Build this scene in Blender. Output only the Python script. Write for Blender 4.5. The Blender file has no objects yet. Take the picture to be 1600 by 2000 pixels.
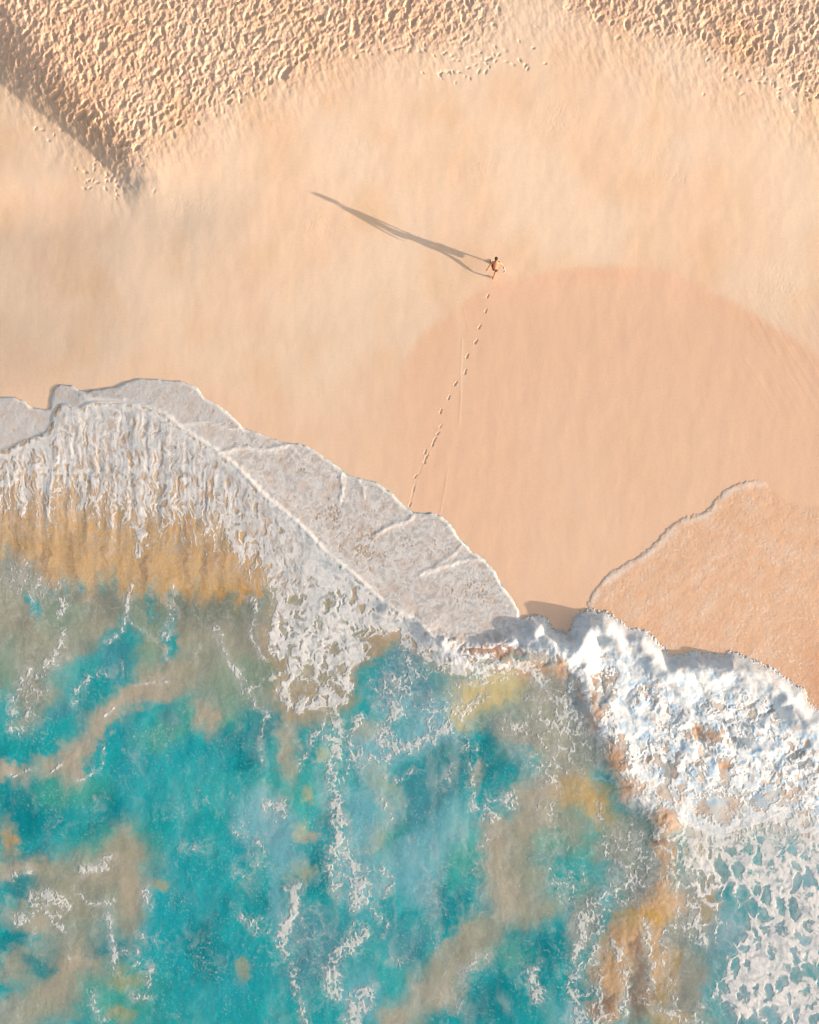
import bpy, math, time
import numpy as np
from mathutils import Vector
T0 = time.time()
scene = bpy.context.scene
COL = scene.collection

# ------------------------------------------------------------------ camera, light, exposure
PPM = 35.0            # plan units per metre (the beach plan below is laid out in 1/35 m units)
CAM_H = 60.0
cam_d = bpy.data.cameras.new('camera'); cam = bpy.data.objects.new('camera', cam_d)
COL.objects.link(cam); cam.location = (0, 0, CAM_H); cam.rotation_euler = (0, 0, 0)
cam_d.sensor_fit = 'VERTICAL'; cam_d.sensor_height = 24.0
cam_d.lens = 24.0 * CAM_H / (2000.0 / PPM)
cam_d.clip_start = 0.5; cam_d.clip_end = 20000
scene.camera = cam

SUN_EL = math.radians(7.6)
SH = Vector((0.930, -0.367))                      # horizontal direction towards the sun
sun_d = bpy.data.lights.new('sun', 'SUN'); sun_d.energy = 3.85; sun_d.angle = math.radians(0.5)
sun_d.color = (1.0, 0.82, 0.64)
sun = bpy.data.objects.new('sun', sun_d); COL.objects.link(sun)
to_sun = Vector((SH.x * math.cos(SUN_EL), SH.y * math.cos(SUN_EL), math.sin(SUN_EL)))
sun.rotation_euler = (-to_sun).to_track_quat('-Z', 'Y').to_euler(); sun.location = to_sun * 60

world = bpy.data.worlds.new('World'); scene.world = world; world.use_nodes = True
wn = world.node_tree; wn.nodes.clear()
sky = wn.nodes.new('ShaderNodeTexSky'); sky.sky_type = 'NISHITA'; sky.sun_disc = False
sky.sun_elevation = SUN_EL; sky.sun_rotation = math.atan2(SH.x, SH.y)
sky.air_density = 1.0; sky.dust_density = 3.0; sky.ozone_density = 1.0
bg = wn.nodes.new('ShaderNodeBackground'); bg.inputs[1].default_value = 0.112
wo = wn.nodes.new('ShaderNodeOutputWorld')
hs = wn.nodes.new('ShaderNodeHueSaturation'); hs.inputs['Saturation'].default_value = 0.52
wn.links.new(sky.outputs[0], hs.inputs['Color']); wn.links.new(hs.outputs[0], bg.inputs[0]); wn.links.new(bg.outputs[0], wo.inputs[0])
scene.view_settings.view_transform = 'Standard'; scene.view_settings.look = 'None'
scene.view_settings.gamma = 1.0
scene.view_settings.exposure = 1.67
ILL = (1.35, 1.35, 1.35)

# ------------------------------------------------------------------ numpy tools
GS = 1.35
f4 = np.float32
rng = np.random.default_rng(7)
def ss(a, b, x):
    t = np.clip((x - a) / (b - a), 0, 1); return t * t * (3 - 2 * t)
_tabs = {}
def tab(seed):
    if seed not in _tabs:
        a = np.random.default_rng(1000 + seed).random((256, 256)) * 2 * np.pi
        _tabs[seed] = (np.cos(a).astype(f4).ravel(), np.sin(a).astype(f4).ravel())
    return _tabs[seed]
def perlin(x, y, seed=0):
    gx, gy = tab(seed)
    xf = np.floor(x); yf = np.floor(y)
    xi = xf.astype(np.int32); yi = yf.astype(np.int32)
    fx = (x - xf).astype(f4); fy = (y - yf).astype(f4)
    u = fx * fx * fx * (fx * (fx * 6 - 15) + 10); v = fy * fy * fy * (fy * (fy * 6 - 15) + 10)
    x0 = xi & 255; x1 = (xi + 1) & 255; y0 = (yi & 255) << 8; y1 = ((yi + 1) & 255) << 8
    def d(iy, ix, dx, dy):
        k = iy + ix; return gx[k] * dx + gy[k] * dy
    a = d(y0, x0, fx, fy); b = d(y0, x1, fx - 1, fy); c = d(y1, x0, fx, fy - 1); e = d(y1, x1, fx - 1, fy - 1)
    ab = a + u * (b - a); ce = c + u * (e - c)
    return (ab + v * (ce - ab)) * 1.5
def fbm(x, y, o=4, seed=0, g=0.5):
    s = 0; a = 1.0; n = 0
    for i in range(o):
        s = s + a * perlin(x, y, seed + i); n += a; a *= g; x = x * 2.03 + 17.3; y = y * 2.03 + 5.1
    return s / n
def ridged(x, y, o=3, seed=0, g=0.5):
    s = 0; a = 1.0; n = 0
    for i in range(o):
        s = s + a * (1 - np.abs(perlin(x, y, seed + i)) * 2); n += a; a *= g; x = x * 2.1 + 7.7; y = y * 2.1 + 3.3
    return s / n
def billow(x, y, o=3, seed=0, g=0.5):
    s = 0; a = 1.0; n = 0
    for i in range(o):
        s = s + a * np.abs(perlin(x, y, seed + i)) * 2; n += a; a *= g; x = x * 2.1 + 7.7; y = y * 2.1 + 3.3
    return s / n
def worley(x, y, seed=0, jit=0.95):
    r = np.random.default_rng(500 + seed)
    px = (r.random(65536) * jit).astype(f4); py = (r.random(65536) * jit).astype(f4)
    xf = np.floor(x); yf = np.floor(y); xi = xf.astype(np.int32); yi = yf.astype(np.int32)
    fx = (x - xf).astype(f4); fy = (y - yf).astype(f4)
    f1 = np.full(fx.shape, 9, f4); f2 = np.full(fx.shape, 9, f4)
    for j in (-1, 0, 1):
        for i in (-1, 0, 1):
            k = (((yi + j) & 255) << 8) + ((xi + i) & 255)
            d = np.sqrt((px[k] + i - fx) ** 2 + (py[k] + j - fy) ** 2)
            f2 = np.minimum(f2, np.maximum(f1, d)); f1 = np.minimum(f1, d)
    return f1, f2
# coarse layout grid
CS = 4.0; LO_U, HI_U, LO_V, HI_V = -120.0, 1720.0, -120.0, 2120.0
cu = np.arange(LO_U, HI_U + CS, CS); cv = np.arange(LO_V, HI_V + CS, CS)
CU, CV = np.meshgrid(cu, cv)
def interp(m, U, V):
    x = np.clip((U - LO_U) / CS, 0, len(cu) - 1.001); y = np.clip((V - LO_V) / CS, 0, len(cv) - 1.001)
    xi = x.astype(np.int32); yi = y.astype(np.int32); fx = (x - xi).astype(f4); fy = (y - yi).astype(f4)
    if m.ndim == 3:
        fx = fx[..., None]; fy = fy[..., None]
    m = m.astype(f4)
    a = m[yi, xi]; b = m[yi, xi + 1]; c = m[yi + 1, xi]; d = m[yi + 1, xi + 1]
    return (a * (1 - fx) + b * fx) * (1 - fy) + (c * (1 - fx) + d * fx) * fy
def dist_line(pts, U=None, V=None, closed=False):
    U = CU if U is None else U; V = CV if V is None else V
    best = np.full(U.shape, 1e9); n = len(pts)
    for i in range(n if closed else n - 1):
        ax, ay = pts[i][:2]; bx, by = pts[(i + 1) % n][:2]
        dx, dy = bx - ax, by - ay; L = dx * dx + dy * dy + 1e-9
        t = np.clip(((U - ax) * dx + (V - ay) * dy) / L, 0, 1)
        best = np.minimum(best, (U - ax - t * dx) ** 2 + (V - ay - t * dy) ** 2)
    return np.sqrt(best)
def inside(pts, U=None, V=None):
    U = CU if U is None else U; V = CV if V is None else V
    r = np.zeros(U.shape, bool); n = len(pts)
    for i in range(n):
        ax, ay = pts[i]; bx, by = pts[(i + 1) % n]
        if ay == by: continue
        c = ((ay > V) != (by > V)) & (U < (bx - ax) * (V - ay) / (by - ay) + ax); r ^= c
    return r
def sdf(pts):
    d = dist_line(pts, closed=True); return np.where(inside(pts), d, -d)
def smooth_poly(p, it=2):
    for _ in range(it):
        q = [p[0]]
        for a, b in zip(p[:-1], p[1:]):
            q += [(a[0] * .75 + b[0] * .25, a[1] * .75 + b[1] * .25), (a[0] * .25 + b[0] * .75, a[1] * .25 + b[1] * .75)]
        q.append(p[-1]); p = q
    return p

# ------------------------------------------------------------------ plan of the shore
OUT = [(-400,800),(-60,786),(0,777),(25,776),(45,783),(62,797),(80,800),(98,800),(100,780),(105,760),(115,753),(140,753),(155,762),
 (168,767),(185,762),(225,758),(250,745),(275,741),(320,743),(355,746),(385,758),(400,778),(430,795),(460,820),(475,838),(500,845),
 (530,858),(560,866),(595,870),(620,885),(650,905),(675,927),(700,935),(735,943),(765,965),(790,990),(808,1003),(845,1003),(862,1010),
 (880,1025),(895,1050),(920,1077),(945,1092),(965,1115),(980,1145),(1000,1170),(1012,1195),(1014,1212),(1040,1203),(1065,1207),
 (1075,1225),(1095,1237),(1110,1240),(1120,1215),(1130,1200),(1148,1193),(1180,1195),(1200,1205),(1225,1225),(1260,1232),(1290,1258),
 (1310,1280),(1330,1277),(1360,1272),(1400,1280),(1430,1272),(1460,1285),(1500,1300),(1530,1320),(1550,1335),(1570,1345),(1580,1370),
 (1592,1385),(1660,1410),(2000,1480)]
d_out = sdf(OUT + [(2000, 4000), (-400, 4000)])
WASH = smooth_poly([(1165,1260),(1148,1205),(1148,1193),(1150,1175),(1158,1155),(1175,1135),(1200,1115),(1235,1095),(1270,1072),(1290,1050),(1315,1020),(1345,1010),
 (1380,1000),(1400,975),(1420,955),(1450,940),(1480,938),(1510,936),(1560,950),(1640,960),(1900,965)], 1) + [(1900,1600),(1500,1500)]
d_wash = sdf(WASH)
RIDGE = smooth_poly([(150,800),(168,786),(190,782),(240,782),(290,790),(330,810),(350,830),(390,855),(440,890),(480,925),(515,965),(560,1000),(600,1035),
 (640,1080),(680,1110),(720,1145),(755,1180),(790,1195),(820,1215),(850,1245),(880,1270)], 1)
d_ridge = dist_line(RIDGE)
BACK = smooth_poly([(-400,905),(0,885),(40,862),(80,848),(98,838),(104,800),(125,785),(150,795)]) + RIDGE[1:] + [(920,1266),(960,1268),(1014,1240),(1100,1250),(1300,1300),(1600,1420),(2000,1500),(2000,4000),(-400,4000)]
d_back = sdf(BACK)                                # >0: seaward of the inner wave front
BREAK = [(850,1240),(900,1262),(960,1265),(1014,1225),(1014,1212),(1040,1203),(1065,1207),(1075,1225),(1095,1237),(1110,1240),(1120,1215),(1130,1200),(1148,1193),(1180,1195),
 (1200,1205),(1225,1225),(1260,1232),(1290,1258),(1310,1280),(1330,1277),(1360,1272),(1400,1280),(1430,1272),(1460,1285),(1500,1300),
 (1530,1320),(1550,1335),(1570,1345),(1580,1370),(1592,1385),(1660,1410),(1900,1450),(1900,1640),(1600,1640),(1500,1610),(1400,1640),(1300,1610),(1240,1560),
 (1200,1500),(1160,1420),(1120,1330),(1060,1280),(1000,1272),(940,1290),(880,1290)]
d_break = sdf(BREAK)

wu0 = 34 * fbm(CU / 85, CV / 85, 5, 11, .6); wv0 = 34 * fbm(CU / 85, CV / 85, 5, 21, .6)
def blob(u, v, ru, rv, rot=0, p=1.0, warp=1.0):
    a = math.radians(rot); dx = CU + wu0 * warp - u; dy = CV + wv0 * warp - v
    x = dx * math.cos(a) + dy * math.sin(a); y = -dx * math.sin(a) + dy * math.cos(a)
    r = np.sqrt((x / ru) ** 2 + (y / rv) ** 2)
    return 1 - ss(0.35, 1.45, r)
def path(pts, w, warp=1.0):
    d = dist_line(smooth_poly(pts, 1), CU + wu0 * warp, CV + wv0 * warp); return np.exp(-(d / w) ** 2)
def lin(c):
    c = np.array(c, float) / 255.0
    return np.where(c <= 0.04045, c / 12.92, ((c + 0.055) / 1.055) ** 2.4) / np.array(ILL)

# ------------------------------------------------------------------ sand: relief
def axis(lo, hi, step):
    fine = np.arange(lo, hi + step, step)
    ext = np.concatenate([np.cumsum(step * 1.055 ** np.arange(1, 62)), [900, 1400, 2500, 6000, 16000, 45000, 120000]])
    return np.concatenate([(fine[0] - ext)[::-1], fine, fine[-1] + ext]), len(ext), len(fine)
su, sE, sNU = axis(-84, 1684, GS); sv, _, sNV = axis(-84, 1500, GS)
SU, SV = [a.astype(f4) for a in np.meshgrid(su, sv)]

def stamp(H, u, v, ang, L, W, depth, rim=0.35, sharp=2.0):
    R = int((max(L, W) * 2.3) / GS) + 1
    ci = int(round((u - su[sE]) / GS)) + sE; ri = int(round((v - sv[sE]) / GS)) + sE
    c0, c1, r0, r1 = max(ci - R, sE), min(ci + R + 1, sE + sNU), max(ri - R, sE), min(ri + R + 1, sE + sNV)
    if c0 >= c1 or r0 >= r1: return
    dx = su[c0:c1][None, :] - u; dy = sv[r0:r1][:, None] - v
    ca, sa = math.cos(ang), math.sin(ang)
    x = dx * ca + dy * sa; y = -dx * sa + dy * ca           # x along the print
    r = np.sqrt((x / L) ** 2 + (y / W) ** 2)
    H[r0:r1, c0:c1] += (-depth * np.exp(-r ** (2 * sharp) * .8) + rim * depth * np.exp(-((r - 1.45) / .33) ** 2)).astype(f4)
def foot(H, u, v, ang, s=1.0, depth=.035):
    ca, sa = math.cos(ang), math.sin(ang)
    stamp(H, u + ca * 2.0 * s, v + sa * 2.0 * s, ang, 2.9 * s, 1.6 * s, depth, .22)
    stamp(H, u - ca * 2.6 * s, v - sa * 2.6 * s, ang, 2.0 * s, 1.3 * s, depth * .9, .22)

# broad relief on the plan
trod_l = sdf([(-300,-300),(1010,-300),(985,-20),(960,60),(900,95),(700,100),(640,130),(560,165),(480,190),(420,225),(370,250),(300,285),(240,338),(195,288),(125,232),(60,172),(0,118),(-300,40)])
trod_r = sdf([(1100,-300),(2000,-300),(2000,330),(1600,205),(1560,190),(1500,150),(1400,125),(1330,100),(1240,80),(1180,60),(1110,35),(1080,0)])
def dens(d, e, seed):
    return ss(-e, e, d + 14 * fbm(CU / 40, CV / 40, 3, seed))
den = np.maximum(dens(trod_l, 40, 3), dens(trod_r, 36, 5))
u_base = np.interp(CV, [-120, 0, 165, 195, 260, 310, 350, 420, 2200], [-240, -170, 0, 40, 130, 188, 232, 250, 260])
run = (CU + 4 * fbm(CU / 30, CV / 30, 2, 9) - u_base) / PPM
plate = 1.05 * (1 - ss(-60, 640, CV))
ramp = np.clip(run, 0, None) * 0.215
_h = np.clip(.5 + .5 * (plate - ramp) / .16, 0, 1)
dune = plate * (1 - _h) + ramp * _h - .16 * _h * (1 - _h)
dune = np.clip(dune, 0, None) * ss(-.3, .4, run) * (1 - ss(310, 440, CV) * ss(520, 250, CU))
lee = -0.036 * np.log1p(np.exp(np.clip((255 + 10 * np.sin(CV / 47) - CU) / 14, -20, 60))) * 14 / PPM * ss(330, 460, CV) * (1 - ss(600, 820, CV))
Hs = interp(dune + lee, SU, SV)
Hs += 0.012 * fbm(SU / 75 + SV / 240, SV / 110 - SU / 200, 3, 31) * ss(900, 300, SV) + 0.006 * fbm(SU / 40, SV / 70, 3, 35)
# wind and water worn dimples below the trodden belt
soft = interp(np.maximum(dens(trod_l + 60, 50, 13), dens(trod_r + 90, 70, 15)), SU, SV)
Hs += soft * 0.020 * fbm((SU - SV * .35) / 13, (SV + SU * .35) / 24, 3, 41)
mar = np.maximum.reduce([-100 - SU, SU - 1700, -100 - SV, SU * 0])
Dm = interp(den, SU, SV) * (1 - ss(120, 620, mar))
wx = 11 * fbm(SU / 24, SV / 24, 4, 43, .65); wy = 14 * fbm(SU / 24, SV / 24, 4, 46, .65)
f1, f2 = worley((SU + SV * .4 + wx) / 10, (SV - SU * .25 + wy) / 15, 7); Hs += Dm * .052 * np.minimum(f1, 1) ** 1.5
f1, f2 = worley((SU + SV * .4 + wy) / 5.5, (SV - SU * .3 + wx) / 8, 8); Hs += Dm * .026 * np.minimum(f1, 1) ** 1.5
Hs -= Dm * .035
Hs += Dm * 0.03 * fbm((SU + wx) / 22, (SV + wy) / 30, 2, 44)
n = 0
while n < 900:
    u = rng.uniform(-84, 1684); v = rng.uniform(-84, 400)
    k = den[int((v - LO_V) / CS), int((u - LO_U) / CS)]
    if rng.random() > k * 1.02:
        n += 0.02; continue
    sc = rng.lognormal(0, .28)
    stamp(Hs, u, v, math.radians(rng.normal(112, 30)), 5.6 * sc, 3.0 * sc, rng.uniform(.02, .07) * min(1, k + .25), .15, 1.6); n += 1
def mark(H, u, v, ang, s=1.0, depth=.035):
    stamp(H, u, v, ang + rng.normal(0, .3), 4.4 * s, 2.3 * s, depth * 1.2, .06, 1.2)
rp = sum(np.exp(-(((CU - a) / c) ** 2 + ((CV - b) / d) ** 2)) for a, b, c, d in [(1330,350,60,14),(620,445,40,30),(1090,240,60,40),(1250,300,60,24),(420,880,40,20),(940,330,40,14),(705,290,50,12),(1520,560,60,60),(380,400,60,20)])
Hs += interp(rp, SU, SV) * .0045 * ridged((SU + SV * .3 + wx * .4) / 7, (SV + wy * .4) / 11, 2, 59)
Hs += .004 * ss(1420, 1500, SU) * ss(560, 620, SV) * ss(900, 700, SV) * ridged((SU - SV * .62) / 20, (SV + SU) / 260, 2, 60)
# single prints and small trails
def trail(pts, step, jit, s=.9, depth=.035):
    for (a, b) in zip(pts[:-1], pts[1:]):
        L = math.dist(a, b); k = max(1, int(L / step))
        for i in range(k):
            t = i / k; mark(Hs, a[0] + (b[0] - a[0]) * t + rng.normal(0, jit), a[1] + (b[1] - a[1]) * t + rng.normal(0, jit),
                            math.atan2(b[1] - a[1], b[0] - a[0]) + rng.normal(0, .5), s * rng.uniform(.7, 1.1), depth * rng.uniform(.6, 1.2))
for p in ([(695,122),(770,108),(830,105),(880,125),(920,130),(985,122)], [(770,108),(800,112),(850,116)], [(860,160),(930,140),(985,128),(1020,150)],
          [(820,75),(870,60),(900,55),(975,62)], [(880,55),(930,60),(975,66)], [(860,150),(905,155),(960,150)], [(1010,100),(1010,125),(1030,150)],
          [(1420,160),(1500,175),(1545,190),(1600,200)], [(1430,150),(1445,130),(1480,140)], [(1540,175),(1575,205),(1605,215)],
          [(120,250),(95,280),(60,240)], [(200,320),(225,365),(250,385)], [(150,330),(175,350),(200,372),(215,388)], [(250,310),(275,330),(262,345)]):
    trail(p, 15, 4, .95, .024)
for _ in range(80):
    mark(Hs, *{0: (rng.normal(930, 60), rng.normal(125, 24)), 1: (rng.normal(215, 30), rng.normal(350, 22)), 2: (rng.normal(1500, 70), rng.normal(165, 25))}[int(rng.integers(0, 3))],
         rng.uniform(0, 6.3), rng.uniform(.6, 1.0), rng.uniform(.010, .026))
# the walker's own prints
FP = [(953,578,105),(949,607,112),(937,638,118),(930,667,115),(913,695,112),(909,726,115),(890,749,120),(877,776,118),(861,803,118),(861,832,122),(856,846,118),
      (850,857,122),(846,866,110),(831,882,105),(834,891,118),(830,901,112),(812,930,115),(808,955,112),(801,985,112)]
for i, (u, v, a) in enumerate(FP):
    foot(Hs, u, v, math.radians(a + rng.normal(0, 8)), 1.12 * rng.uniform(.88, 1.1), rng.uniform(.020, .032) if i < 9 else rng.uniform(.010, .022))
trackl = dist_line([(846,868),(838,880),(826,905),(812,940),(803,975),(800,990)], SU[sE:-sE, sE:-sE], SV[sE:-sE, sE:-sE]).astype(f4)
Hs[sE:-sE, sE:-sE] += (-0.006 * np.exp(-(trackl / 1.6) ** 2) + 0.003 * np.exp(-((trackl - 3) / 1.6) ** 2)) * (.5 + fbm(SU[sE:-sE, sE:-sE] / 9, SV[sE:-sE, sE:-sE] / 9, 2, 57))
for ln, am in (([(903,660),(900,720),(900,780),(897,828)], .0035), ([(875,915),(868,960),(860,1003)], .003), ([(905,600),(915,640)], .002)):
    dl = dist_line(ln, SU[sE:-sE, sE:-sE], SV[sE:-sE, sE:-sE]).astype(f4)
    Hs[sE:-sE, sE:-sE] += am * np.exp(-(dl / 1.7) ** 2)
# the bed sinks below the sea
D_out = interp(d_out, SU, SV)
Hs_land = Hs.copy()
Hs -= np.clip(D_out - 10, 0, 200) * 0.004
BEACH_FALL = 0.0

# ------------------------------------------------------------------ sand: colour
DAMP = smooth_poly([(700,1010),(745,860),(775,740),(800,680),(835,640),(880,612),(905,580),(960,555),(1020,545),(1080,524),(1150,517),(1230,518),(1290,525),(1380,560),(1450,598),
 (1520,640),(1570,672),(1640,730)], 1) + [(1900,900),(1900,1500),(700,1500)]
d_damp = sdf(DAMP)
gap = np.exp(-(dist_line([(890,590),(898,660),(905,800)]) / 9) ** 2) * .55 * ss(900, 650, CV)
dmap = ss(-7, 12, d_damp + 5 * fbm(CU / 30, CV / 50, 3, 61)) * (1 - .3 * ss(80, 420, d_damp)) * (1 - gap)
dmap *= 1 - .65 * ss(850, 720, CU) * ss(650, 900, CV)
dmap = dmap + .28 * np.exp(-((d_damp - 14) / 26) ** 2) * (1 - gap) * ss(760, 900, CU) * ss(900, 700, CV)
near = ss(-230, 0, d_out) * .35 * ss(650, 850, CV)
D1 = np.clip(interp(np.maximum(dmap, near), SU, SV), 0, 1.5)
c_dry = lin((253, 223, 196)); c_dry2 = lin((251, 214, 184)); c_damp = lin((250, 207, 176)); c_wash = lin((252, 208, 176)); c_tan = lin((246,205,166))
m1 = ss(-.35, .45, fbm(SU / 210 + 3, SV / 260, 4, 71))[..., None]
Cs = c_dry * (1 - m1) + c_dry2 * m1
Cs = Cs * (1 - .6 * ss(-.1, .6, fbm(SU / 120, SV / 160, 3, 75))[..., None]) + c_tan * (.6 * ss(-.1, .6, fbm(SU / 120, SV / 160, 3, 75))[..., None])
Cs = Cs * (1 - D1[..., None]) + c_damp * D1[..., None]
W1 = ss(-40, 60, interp(d_wash, SU, SV))[..., None]
Cs = Cs * (1 - W1) + c_wash * W1
strk = fbm((SU + 30 * fbm(SU / 200, SV / 300, 2, 80)) / 13 + SV / 90, SV / 190, 3, 81) * ss(500, 900, SV) * ss(-.4, .4, fbm(SU / 120, SV / 120, 2, 83))
Cs *= (1 + .045 * strk + .02 * fbm(SU / 3.5, SV / 3.5, 2, 85) + .02*fbm(SU/30, SV/30, 3, 88))[..., None]
scarp_shade = np.exp(-((interp(run, SU, SV) - 1.2) / 1.6) ** 2) * ss(440, 330, SV) * ss(300, 200, SU)
Cs *= (1 - .15 * scarp_shade)[..., None]  # shade of the scarp face deepened in the sand colour
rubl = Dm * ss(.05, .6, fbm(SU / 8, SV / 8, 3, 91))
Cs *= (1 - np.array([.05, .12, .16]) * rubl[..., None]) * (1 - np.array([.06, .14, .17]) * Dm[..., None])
print('sand', time.time() - T0)

def grid_mesh(name, U, V, Z, C, keep=None, attrs=None):
    nv, nu = U.shape
    ids = np.arange(nv * nu, dtype=np.int32).reshape(nv, nu)
    q = np.stack([ids[:-1, :-1], ids[1:, :-1], ids[1:, 1:], ids[:-1, 1:]], -1)
    if keep is not None:
        kf = keep[:-1, :-1] | keep[1:, :-1] | keep[1:, 1:] | keep[:-1, 1:]; q = q[kf]
    q = q.reshape(-1, 4)
    X = ((U - 800) / PPM).ravel(); Y = ((1000 - V) / PPM).ravel(); Zr = Z.ravel()
    if keep is not None:
        used = np.zeros(nv * nu, bool); used[q.ravel()] = True
        mp = np.cumsum(used) - 1; q = mp[q]; X = X[used]; Y = Y[used]; Zr = Zr[used]
    else: used = slice(None)
    co = np.stack([X, Y, Zr], -1).astype(f4)
    me = bpy.data.meshes.new(name)
    me.vertices.add(len(co)); me.vertices.foreach_set('co', co.ravel())
    me.loops.add(q.size); me.loops.foreach_set('vertex_index', q.ravel().astype(np.int32))
    me.polygons.add(len(q)); me.polygons.foreach_set('loop_start', np.arange(0, q.size, 4, dtype=np.int32))
    me.polygons.foreach_set('loop_total', np.full(len(q), 4, np.int32)) if False else None
    me.update(calc_edges=True)
    me.polygons.foreach_set('use_smooth', np.ones(len(q), bool))
    rgba = np.ones((len(co), 4), f4); rgba[:, :3] = C.reshape(-1, 3)[used]
    a = me.attributes.new('tint', 'FLOAT_COLOR', 'POINT'); a.data.foreach_set('color', np.clip(rgba, 0, 1).ravel())
    for k, m in (attrs or {}).items():
        a = me.attributes.new(k, 'FLOAT', 'POINT'); a.data.foreach_set('value', m.ravel()[used].astype(f4))
    o = bpy.data.objects.new(name, me); COL.objects.link(o); return o

# ------------------------------------------------------------------ materials
def new_mat(name):
    m = bpy.data.materials.new(name); m.use_nodes = True; nt = m.node_tree
    return m, nt, nt.nodes['Principled BSDF']
def noise_node(nt, scale, detail=4, vec=None, rough=.5):
    n = nt.nodes.new('ShaderNodeTexNoise'); n.inputs['Scale'].default_value = scale; n.inputs['Detail'].default_value = detail
    n.inputs['Roughness'].default_value = rough
    if vec: nt.links.new(vec, n.inputs['Vector'])
    return n
def surf_mat(name, rough, spec, grain, grain_amt, bump_scale, bump_dist, sss=0):
    m, nt, b = new_mat(name); L = nt.links
    at = nt.nodes.new('ShaderNodeAttribute'); at.attribute_name = 'tint'
    geo = nt.nodes.new('ShaderNodeNewGeometry')
    n = noise_node(nt, grain, 3, geo.outputs['Position'])
    mr = nt.nodes.new('ShaderNodeMapRange'); mr.inputs['To Min'].default_value = 1 - grain_amt; mr.inputs['To Max'].default_value = 1 + grain_amt
    mr.inputs['From Min'].default_value = .25; mr.inputs['From Max'].default_value = .75
    L.new(n.outputs['Fac'], mr.inputs['Value'])
    mx = nt.nodes.new('ShaderNodeVectorMath'); mx.operation = 'SCALE'
    L.new(at.outputs['Color'], mx.inputs[0]); L.new(mr.outputs[0], mx.inputs['Scale'])
    L.new(mx.outputs[0], b.inputs['Base Color'])
    b.inputs['Roughness'].default_value = rough; b.inputs['Specular IOR Level'].default_value = spec
    n2 = noise_node(nt, bump_scale, 4, geo.outputs['Position'])
    bp = nt.nodes.new('ShaderNodeBump'); bp.inputs['Strength'].default_value = 1; bp.inputs['Distance'].default_value = bump_dist
    L.new(n2.outputs['Fac'], bp.inputs['Height']); L.new(bp.outputs[0], b.inputs['Normal'])
    return m
m_sand = surf_mat('sand', .95, .15, 9, .05, 14, .0016)
m_water = surf_mat('sea_water', .4, .12, 5, .05, 7, .003)
m_foam = surf_mat('foam', .8, .2, 8, .04, 12, .003)
_b = m_foam.node_tree.nodes['Principled BSDF']; _b.inputs['Subsurface Weight'].default_value = .6; _b.inputs['Subsurface Radius'].default_value = (1, 1, 1); _b.inputs['Subsurface Scale'].default_value = .08

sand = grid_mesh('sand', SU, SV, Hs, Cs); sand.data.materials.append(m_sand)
sand['label'] = 'pale peach beach sand with trodden belt and damp crescent'; sand['kind'] = 'structure'

# ------------------------------------------------------------------ sea: plan of colours
TEAL = (26,164,171); DEEP = (0,134,146); LTEAL = (66,180,184); GREEN = (70,166,152); MURK = (160,160,143); GREY = (150,147,136); TANG = (180,170,152)
AMB = (212,166,106); AMBD = (172,132,84); MILK = (132,188,204); SLATE = (84,142,160); YEL = (214,196,140); OCH = (204,164,92); BRN = (128,106,92); TAN = (206,168,128)
SAGE = (132,160,140); BLUE = (32,164,178)
Cw = np.zeros(CU.shape + (3,)); Cw[:] = lin(TEAL)
def tint(w, c, a=1.0):
    global Cw
    w = np.clip(w * a, 0, 1)[..., None]; Cw = Cw * (1 - w) + lin(c) * w
n0 = fbm(CU / 130, CV / 130, 4, 101); n1 = fbm(CU / 60, CV / 90, 4, 105)
Cw *= 1.0
tint(ss(-.1, .5, n0), BLUE, .8); tint(ss(0, .5, -n0), DEEP, .55); tint(ss(.05, .5, n1), LTEAL, .5)
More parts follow.
